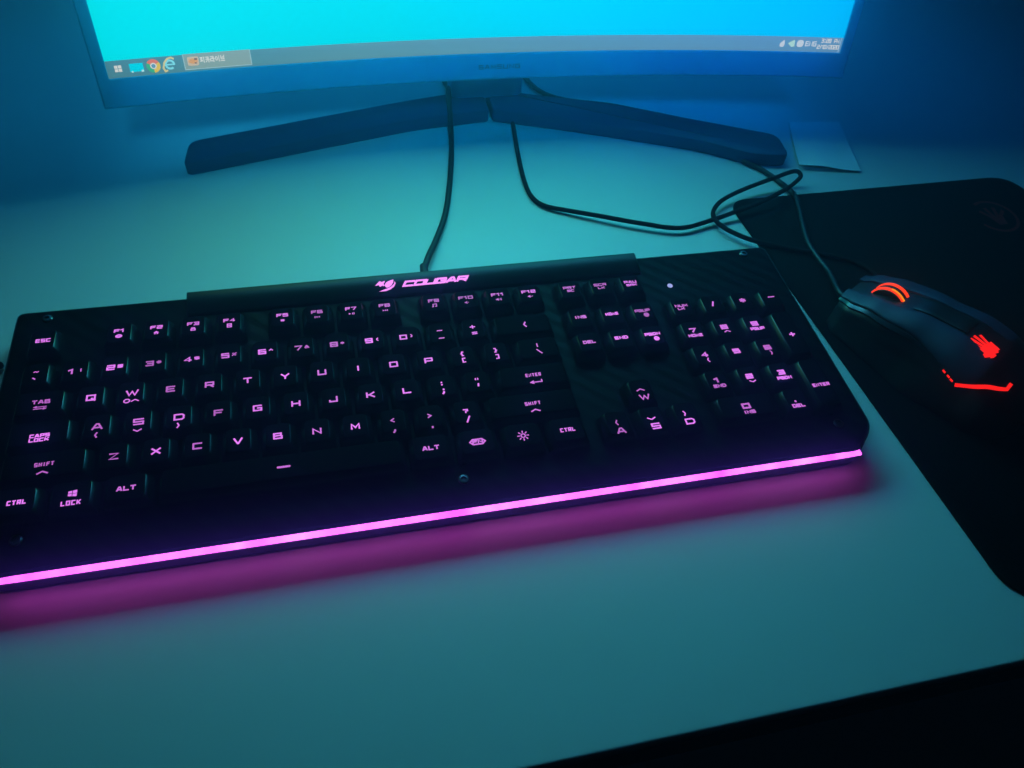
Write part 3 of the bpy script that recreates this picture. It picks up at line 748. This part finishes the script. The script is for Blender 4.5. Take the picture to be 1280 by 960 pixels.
# tray icons and clock
tr_e = emis('tray_white', (.74, .80, .80), 1.0)
bm = bmesh.new(); fillpoly(bm, [(213.6, 3.2), (215.6, 3.2), (216.6, 4.6), (216.2, 7.6), (215.6, 8.2), (213.0, 6.0), (212.8, 4.2)], SP(.0004), 0)
fillpoly(bm, round_poly(SQ(228.4, 5.9, 5.2, 5.0), 2.2, 4), SP(.0004), 0)
sub('tray_icon', bm, tr_e)
bm = bmesh.new(); fillpoly(bm, [(218.9, 5.9), (222.0, 3.3), (224.4, 3.8), (224.0, 7.8), (223.0, 8.4)], SP(.0004), 0); sub('tray_icon', bm, emis('tray_green', (.55, .86, .68), 1.0))
bm = bmesh.new(); text(bm, 'ENG', 236.6, 5.9, 2.9, .38, lambda a, b_, l: scr(a * MM, b_ * MM, .0004 + l * .5), aspect=.72, gap=.28); sub('language_mark', bm, tr_e)
bm = bmesh.new(); text(bm, '3:28 PM', 250.9, 8.3, 2.5, .30, lambda a, b_, l: scr(a * MM, b_ * MM, .0004 + l * .5), aspect=.58, gap=.26)
text(bm, '2/10/2020', 250.2, 3.9, 2.5, .30, lambda a, b_, l: scr(a * MM, b_ * MM, .0004 + l * .5), aspect=.55, gap=.22)
sub('clock', bm, emis('clock_white', (.86, .86, .78), 1.0))
bm = bmesh.new(); ribbon(bm, [(258.9, .6), (258.9, 10.4)], .3, SP(.0004)); sub('show_desktop_strip', bm, emis('strip_pale', (.36, .60, .86), 1.0))

# splayed feet and neck
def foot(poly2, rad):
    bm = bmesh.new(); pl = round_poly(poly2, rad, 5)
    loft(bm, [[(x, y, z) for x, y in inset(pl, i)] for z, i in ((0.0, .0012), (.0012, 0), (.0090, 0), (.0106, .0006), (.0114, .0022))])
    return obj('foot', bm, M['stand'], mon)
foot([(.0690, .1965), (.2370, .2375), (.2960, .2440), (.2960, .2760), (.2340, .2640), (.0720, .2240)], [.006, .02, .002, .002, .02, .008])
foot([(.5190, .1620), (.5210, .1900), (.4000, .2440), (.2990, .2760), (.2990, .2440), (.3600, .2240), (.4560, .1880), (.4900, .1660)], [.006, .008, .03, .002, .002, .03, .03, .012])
bm = bmesh.new()
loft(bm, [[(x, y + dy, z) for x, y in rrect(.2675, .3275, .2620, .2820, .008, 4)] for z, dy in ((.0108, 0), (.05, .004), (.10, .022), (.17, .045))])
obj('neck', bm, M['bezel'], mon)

# ------------------------------------------------------------------ cables
def cable(name, pts, r, mat, label):
    p = catmull(pts, 8); o = thing(name, label, 'cable', (p[0].x, p[0].y, 0))
    bm = bmesh.new(); tube(bm, p, r, 10)
    obj('sheath', bm, mat, o)
    return o
def at(px, py, z):
    """where the photograph's ray through a pixel meets height z above the desk"""
    d = rx * ((px - 640) / 971.62) + ry * ((py - 480) / 971.62) + rz
    t = (z - CAM.z) / d.z
    return CAM + d * t
r1 = .0021
o = cable('keyboard_cable', [(.2195, .050, .009), at(530, 345, .0075), at(534, 325, .006), at(545, 300, .0035), at(556, 270, .0023), at(561.5, 235, .0023), at(564, 200, .0023), at(564, 170, .0023), (.266, .262, .0023 + .016), (.27, .30, .0023), (.25, .42, .0023)], r1, M['cable'], 'black cable curving from the back of the keyboard to under the middle of the monitor')
bm = bmesh.new()
a, b_ = Vector((.2195, .0545, .0085)), at(531, 343, .0075)
tube(bm, [a + (b_ - a) * t for t in (0, .5, 1, 1.6)], .003, 12, radii=[.0036, .0034, .003, .0024])
obj('strain_relief', bm, M['cable'], o)
o = cable('looped_cable', [(.345, .40, .0017), (.322, .29, .0017), at(643, 166, .0017), at(648, 195, .0017), at(655, 225, .0017), at(664, 245, .0017), at(680, 257, .0020), at(712, 263.5, .003), at(750, 270, .004), at(800, 279, .0045), at(850, 285, .004), at(890, 275, .0042), at(920, 264.5, .0060), at(950, 253, .0085), at(978, 239, .010), at(994, 228, .011), at(1001, 219.5, .011), at(993, 214, .011), at(966, 223, .0095), at(930, 236.5, .007), at(904, 249.5, .0055), at(893, 261, .005), at(892, 271, .005), at(899, 280, .005), at(913, 289, .005), at(938, 299.5, .005), at(965, 306, .004), at(1000, 313, .0038), at(1040, 320, .0038), at(1075, 330, .0038), at(1100, 348, .0038), at(1120, 372, .0038)], .00165, M['cable_red'], 'thin dark reddish cable looping beside the mouse pad corner and ending by the mouse')

# ------------------------------------------------------------------ mouse pad
pad_o = thing('mouse_pad', 'black cloth mouse pad with rounded corners on the right of the desk', 'mouse pad', (.58, -.03, 0))
PP = round_poly([(.4795, -.1945), (.7270, -.1960), (.7030, .1290), (.4535, .1250)], [.016, .016, .022, .016], 8)
bm = bmesh.new()
loft(bm, [[(x, y, z) for x, y in inset(PP, i)] for z, i in ((.0002, .0004), (.0006, 0), (.0016, 0), (.0020, .0006))])
obj('cloth', bm, M['pad'], pad_o)
bm = bmesh.new()
# worn print: a ring with a clawed stroke inside
pc = at(1244, 270, .0022)
put = lambda a, b_, l=0: (pc.x + a * MM, pc.y + b_ * MM, .00215 + l)
ribbon(bm, [(17 * math.cos(t), 17 * math.sin(t)) for t in [math.radians(-150 + 270 * k / 20) for k in range(21)]], 1.3, put)
for k, (a0, b0) in enumerate(((-9, 6), (-3, 9), (4, 9), (10, 5))):
    ribbon(bm, [(a0, b0), (a0 * .5, 0), (a0 * .25 + 1, -9)], 1.5, lambda a, b_, kk=k: put(a, b_, .00002 * (kk + 1)))
obj('print', bm, M['pad_print'], pad_o)

# ------------------------------------------------------------------ mouse
# axis: from the front (0) to the back (125 mm); lateral + is to the mouse's right
MO = Vector((.4890, .0080, .0022)); MA = Vector((.5, -.866, 0)); MR = Vector((.866, .5, 0))
ML = 124.0
def lerp_tab(tab, t):
    for (t0, v0), (t1, v1) in zip(tab, tab[1:]):
        if t <= t1:
            k = (t - t0) / (t1 - t0); k = k * k * (3 - 2 * k) * .5 + k * .5
            return v0 + (v1 - v0) * k
    return tab[-1][1]
WT = [(0, 21.5), (.06, 27.5), (.25, 30.5), (.42, 28.0), (.65, 32.0), (.82, 33.0), (.93, 27.0), (.98, 17.0), (1.0, 6.0)]
HT = [(0, 19.0), (.05, 22.5), (.18, 29.0), (.40, 36.5), (.58, 39.5), (.72, 38.0), (.86, 31.0), (.95, 20.0), (1.0, 7.0)]
def msurf(a, th, off=0.0):
    """a: mm along, th: 0 = left foot, pi = right foot"""
    t = max(0, min(1, a / ML)); w = lerp_tab(WT, t) + off; h = lerp_tab(HT, t) + off
    c, s = math.cos(th), math.sin(th)
    l = -w * math.copysign(abs(c) ** .62, c); z = h * abs(s) ** .72
    # waist under the buttons
    z0 = z / h
    l *= 1 - .10 * math.exp(-((z0 - .45) / .22) ** 2) * (1 if t < .75 else .4)
    if c < 0: l *= 1.12
    if c > 0: l -= 7.0 * math.exp(-((t - .47) / .16) ** 2) * max(0, 1 - z0 / .5) ** 1.3
    return MO + MA * (a * MM) + MR * (l * MM) + Vector((0, 0, z * MM + .0006))
def mtop(a, lat, off=0.0):
    """point on the top skin above (a, lat)"""
    lo_, hi = 0.02, math.pi - .02
    for _ in range(40):
        mid = (lo_ + hi) / 2
        q = (msurf(a, mid, off) - MO).dot(MR) / MM
        if q < lat: lo_ = mid
        else: hi = mid
    return msurf(a, (lo_ + hi) / 2, off)
mo = thing('mouse', 'dark gaming mouse on the pad with a red glowing wheel, hand emblem and rear line', 'mouse', (MO.x + .03, MO.y - .054, .002))
bm = bmesh.new(); lo = []
NA, NT = 46, 40
for i in range(NA + 1):
    a = ML * i / NA
    lo.append([msurf(a, math.pi * k / NT, -.3) for k in range(NT + 1)])
loft(bm, lo, True, True, closed=True)
obj('shell', bm, M['mouse_dark'], mo)
def patch(a0, a1, t0, t1, off0, thick, na=22, nt_=14, shape=None):
    bm = bmesh.new(); top = []; bot = []
    for i in range(na + 1):
        u = i / na; r1_, r2_ = [], []
        for k in range(nt_ + 1):
            v = k / nt_
            aa = a0 + (a1 - a0) * u; tt = t0 + (t1 - t0) * v
            if shape: aa, tt = shape(u, v, aa, tt)
            off = off0(u) if callable(off0) else off0; e = min(u, 1 - u, v, 1 - v) * 10; o_ = off - (.5 * (1 - min(1, e)) ** 2)
            r1_.append(bm.verts.new(msurf(aa, tt, o_))); r2_.append(bm.verts.new(msurf(aa, tt, off - thick)))
        top.append(r1_); bot.append(r2_)
    for i in range(na):
        for k in range(nt_):
            bm.faces.new((top[i][k], top[i][k + 1], top[i + 1][k + 1], top[i + 1][k]))
            bm.faces.new((bot[i][k], bot[i + 1][k], bot[i + 1][k + 1], bot[i][k + 1]))
    for i in range(na):
        bm.faces.new((top[i][0], top[i + 1][0], bot[i + 1][0], bot[i][0])); bm.faces.new((top[i][-1], bot[i][-1], bot[i + 1][-1], top[i + 1][-1]))
    for k in range(nt_):
        bm.faces.new((top[0][k], bot[0][k], bot[0][k + 1], top[0][k + 1])); bm.faces.new((top[-1][k], top[-1][k + 1], bot[-1][k + 1], bot[-1][k]))
    return bm
PI = math.pi
def lshape(u, v, a, t): return a - 3.5 * (1 - u) * math.sin(PI * v) ** .5 * .8, t
obj('button', patch(-1.5, 92, PI * .338, PI * .458, lambda u: 1.5 - 1.45 * u * u, 2.0, 34, shape=lambda u, v, a, t: (a, t - .80 * u * u * (1 - v))), M['mouse'], mo)
obj('button', patch(-1.5, 92, PI * .542, PI * .680, lambda u: 1.5 - 1.45 * u * u, 2.0, 34, shape=lambda u, v, a, t: (a, t + .60 * u * u * v)), M['mouse'], mo)
obj('side_rail', patch(-1, 62, PI * .278, PI * .325, lambda u: 1.7 - 1.6 * u * u, 2.2, 22, 8, shape=lambda u, v, a, t: (a, t - .36 * u * u)), M['mouse_gloss'], mo)
obj('ridge', patch(38, 70, PI * .470, PI * .530, .9, 1.4, 14, 6), M['mouse_dark'], mo)
# wheel with two glowing rings
wc = MO + MA * .0225 + MR * .001 + Vector((0, 0, .0222)); WR = .0112
bm = bmesh.new()
disc_stack(bm, wc, [(WR - .003, -.0052), (WR - .0006, -.0048), (WR, -.0040), (WR, .0040), (WR - .0006, .0048), (WR - .003, .0052)], 36, MA, (0, 0, 1), MR)
wheel = obj('scroll_wheel', bm, M['wheel'], mo)
for s in (-1, 1):
    bm = bmesh.new()
    disc_stack(bm, wc + MR * (s * .0030), [(WR - .0015, -.0015), (WR + .0004, -.0012), (WR + .0007, 0), (WR + .0004, .0012), (WR - .0015, .0015)], 36, MA, (0, 0, 1), MR)
    obj('glow_ring', bm, M['wheel_red'], wheel)
    if s < 0:      # the lamp inside shows through as a hotter spot
        bm = bmesh.new()
        arc = [math.radians(62 - 62 * k / 10) for k in range(11)]
        ribbon(bm, [(k / 10, 0) for k in range(11)], .00085, lambda a, b_: wc + MR * (-.0030 + b_) + (MA * math.cos(math.radians(100 - 82 * a)) + Vector((0, 0, 1)) * math.sin(math.radians(100 - 82 * a))) * (WR + .0009))
        obj('hot_spot', bm, M['orange'], wheel)
# open hand emblem: palm, four spread fingers, thumb (mm along the mouse, mm across)
bm = bmesh.new()
def hribbon(pts, hw, k):
    fine = [pts[0]]
    for a, b_ in zip(pts, pts[1:]):
        for j in range(1, 4): fine.append((a[0] + (b_[0] - a[0]) * j / 3, a[1] + (b_[1] - a[1]) * j / 3))
    ribbon(bm, fine, hw, lambda a, l: mtop(a, l, .12 + .03 * k))
for k, (p0, p1, p2, hw) in enumerate((((86.5, -9.6), (80.5, -10.6), (75.4, -12.4), .95), ((86.5, -8.0), (80.0, -8.4), (74.0, -9.4), .98),
                                  ((86.5, -6.3), (80.0, -6.1), (74.2, -5.9), .98), ((86.0, -4.6), (81.0, -3.8), (76.2, -2.4), .95))):
    hribbon([p0, p1, p2], hw, k)
hribbon([(86.5, -9.6), (84.0, -12.4), (81.8, -14.6)], 1.15, 4)
hribbon([(87.6, -9.8), (86.4, -12.2), (85.4, -13.6)], .95, 5)
hribbon([(88.6, -8.4), (88.4, -10.4), (87.8, -11.6)], .9, 6)
hribbon([(85.2, -3.6), (84.2, -10.4)], 3.2, 7)
hribbon([(88.2, -5.0), (87.0, -9.0)], 1.0, 8)
obj('hand_emblem', bm, M['red'], mo)
# rear light line round the corner of the back, dots leading to it
TS = 70.0                      # scale of the round-the-body angle (in half turns) for stroke widths
skin = lambda o_: (lambda a, y: msurf(a, math.pi * y / TS, o_))
bm = bmesh.new()
line = catmull([(84, .143 * TS, 0), (91, .207 * TS, 0), (97.5, .293 * TS, 0), (105.2, .376 * TS, 0)], 5)
ribbon(bm, [(v.x, v.y) for v in line] + [(105.0, .420 * TS)], .95, skin(.3))
obj('light_line', bm, M['red'], mo)
bm = bmesh.new()
for a, t in ((74.5, .166), (78.0, .158), (80.5, .150)):
    ribbon(bm, [(a - .7, t * TS + .1), (a + .7, t * TS - .1)], .5, skin(.3))
obj('light_dots', bm, M['red'], mo)
# its cable
front = MO + MA * -.0005 + Vector((0, 0, .0085))
o = cable('mouse_cable', [MO + MA * .004 + Vector((0, 0, .008)), front + MA * -.006, at(1036, 340, .006), at(1022, 322, .0045), at(1010, 303, .0042), at(1003, 280, .0042), at(998, 258, .0042), at(992, 243, .0040), at(974, 227, .0022), at(950, 211, .0022), at(925, 198, .0022), (.478, .215, .0022), (.41, .252, .0022), (.345, .285, .0022), (.335, .40, .0022)], .0020, M['cable'], 'black cable running from the mouse across the pad towards the right foot of the monitor')

# ------------------------------------------------------------------ paper note
nt_o = thing('paper_note', 'small creased white paper note lying on the desk right of the monitor foot', 'paper', (.56, .18, 0))
bm = bmesh.new()
cs = [at(999, 206, .004), at(1075, 215, .0012), at(1049, 152, .001), at(986, 152, .001)]
nx, ny = 10, 8; top = []; bot = []
for j in range(ny + 1):
    v = j / ny; r_a, r_b = [], []
    for i in range(nx + 1):
        u = i / nx
        p = (cs[0] * (1 - u) + cs[1] * u) * (1 - v) + (cs[3] * (1 - u) + cs[2] * u) * v
        z = .0006 + .0034 * (1 - v) ** 1.4 * (1 - u * .75) + .0012 * (1 - v) * math.sin(u * PI * 1.3) ** 2
        r_a.append(bm.verts.new((p.x, p.y, z + .00025))); r_b.append(bm.verts.new((p.x, p.y, z)))
    top.append(r_a); bot.append(r_b)
for j in range(ny):
    for i in range(nx):
        bm.faces.new((top[j][i], top[j][i + 1], top[j + 1][i + 1], top[j + 1][i]))
        bm.faces.new((bot[j][i], bot[j + 1][i], bot[j + 1][i + 1], bot[j][i + 1]))
for j in range(ny):
    for s in (0, nx): bm.faces.new((top[j][s], top[j + 1][s], bot[j + 1][s], bot[j][s]))
for i in range(nx):
    for s in (0, ny): bm.faces.new((top[s][i], top[s][i + 1], bot[s][i + 1], bot[s][i]))
obj('sheet', bm, M['paper'], nt_o)

# small dark cable end at the left of the desk
bm = bmesh.new(); p0 = at(-14, 459, .003); p1 = at(4, 456, .003)
tube(bm, [p0 + (p1 - p0) * t for t in (-3, 0, .6, .9, 1)], .002, 10, radii=[.0012, .0014, .0022, .0020, .0008])
tag(obj('plug', bm, M['cable'], None, origin=p1), 'small dark cable end lying on the desk left of the keyboard', 'plug')

# ------------------------------------------------------------------ light
w = bpy.data.worlds.new('World'); C.world = w; w.use_nodes = True
bg = w.node_tree.nodes['Background']; bg.inputs[0].default_value = (.10, .32, .45, 1); bg.inputs[1].default_value = 0.004

FRONT_W = .065
def lamp(name, loc, target, energy, col, size):
    d = bpy.data.lights.new(name, 'AREA'); d.energy = energy; d.color = col; d.size = size
    o = bpy.data.objects.new(name, d); link(o); o.location = loc
    o.rotation_euler = (Vector(target) - Vector(loc)).to_track_quat('-Z', 'Y').to_euler()
    return o

# added unseen blue lamps, standing in for lens glare over the desk behind
lamp('rear_glare_fill', (-.01, .38, .26), (-.03, .36, 0), .30, (.01, .46, 1.0), .24)
lamp('rear_glare_fill', (0.30, .36, .16), (.30, .30, 0), .16, (.0, .40, 1.0), .30)
lamp('rear_glare_fill', (0.62, .38, .26), (.64, .36, 0), .30, (.0, .26, 1.0), .24)
# added unseen lamps that imitate glare on the monitor's lower edge and feet
for x0, col in ((.13, (.02, .52, .9)), (.30, (.0, .42, .95)), (.47, (.0, .24, .95))):
    o = lamp('front_glare_fill', (x0, -.10, .42), (x0, .2275, .075), FRONT_W, col, .18)
    o.data.shape = 'RECTANGLE'; o.data.size_y = .16; o.data.spread = math.radians(14)
HAZE = True
if HAZE:
    bm = bmesh.new(); bmesh.ops.create_cube(bm, size=1)
    x0, x1, y0, y1, z0, z1 = -.7, 1.4, -.45, .75, -1.03, .62
    for v in bm.verts: v.co = Vector((x0 if v.co.x < 0 else x1, y0 if v.co.y < 0 else y1, z0 if v.co.z < 0 else z1))
    hm = bpy.data.materials.new('glare_haze_air'); hm.use_nodes = True; nt = hm.node_tree  # added volume; its scatter stands in for lens glare
    nt.nodes.remove(nt.nodes['Principled BSDF'])
    pv = nt.nodes.new('ShaderNodeVolumePrincipled')
    pv.inputs['Color'].default_value = (.16, .55, 1.0, 1); pv.inputs['Density'].default_value = .72; pv.inputs['Anisotropy'].default_value = .955
    nt.links.new(pv.outputs['Volume'], nt.nodes['Material Output'].inputs['Volume'])
    hz = obj('glare_haze', bm, hm, None, smooth=False); tag(hz, 'thin bluish air added to imitate lens glare round the bright screen', 'glare_haze', kind='stuff')

C.view_settings.view_transform = 'Standard'; C.view_settings.look = 'None'
C.view_settings.exposure = 0; C.view_settings.gamma = 1
C.render.engine = 'CYCLES'
C.cycles.use_denoising = True
C.cycles.max_bounces = 8; C.cycles.volume_bounces = 0
C.cycles.sample_clamp_indirect = 4
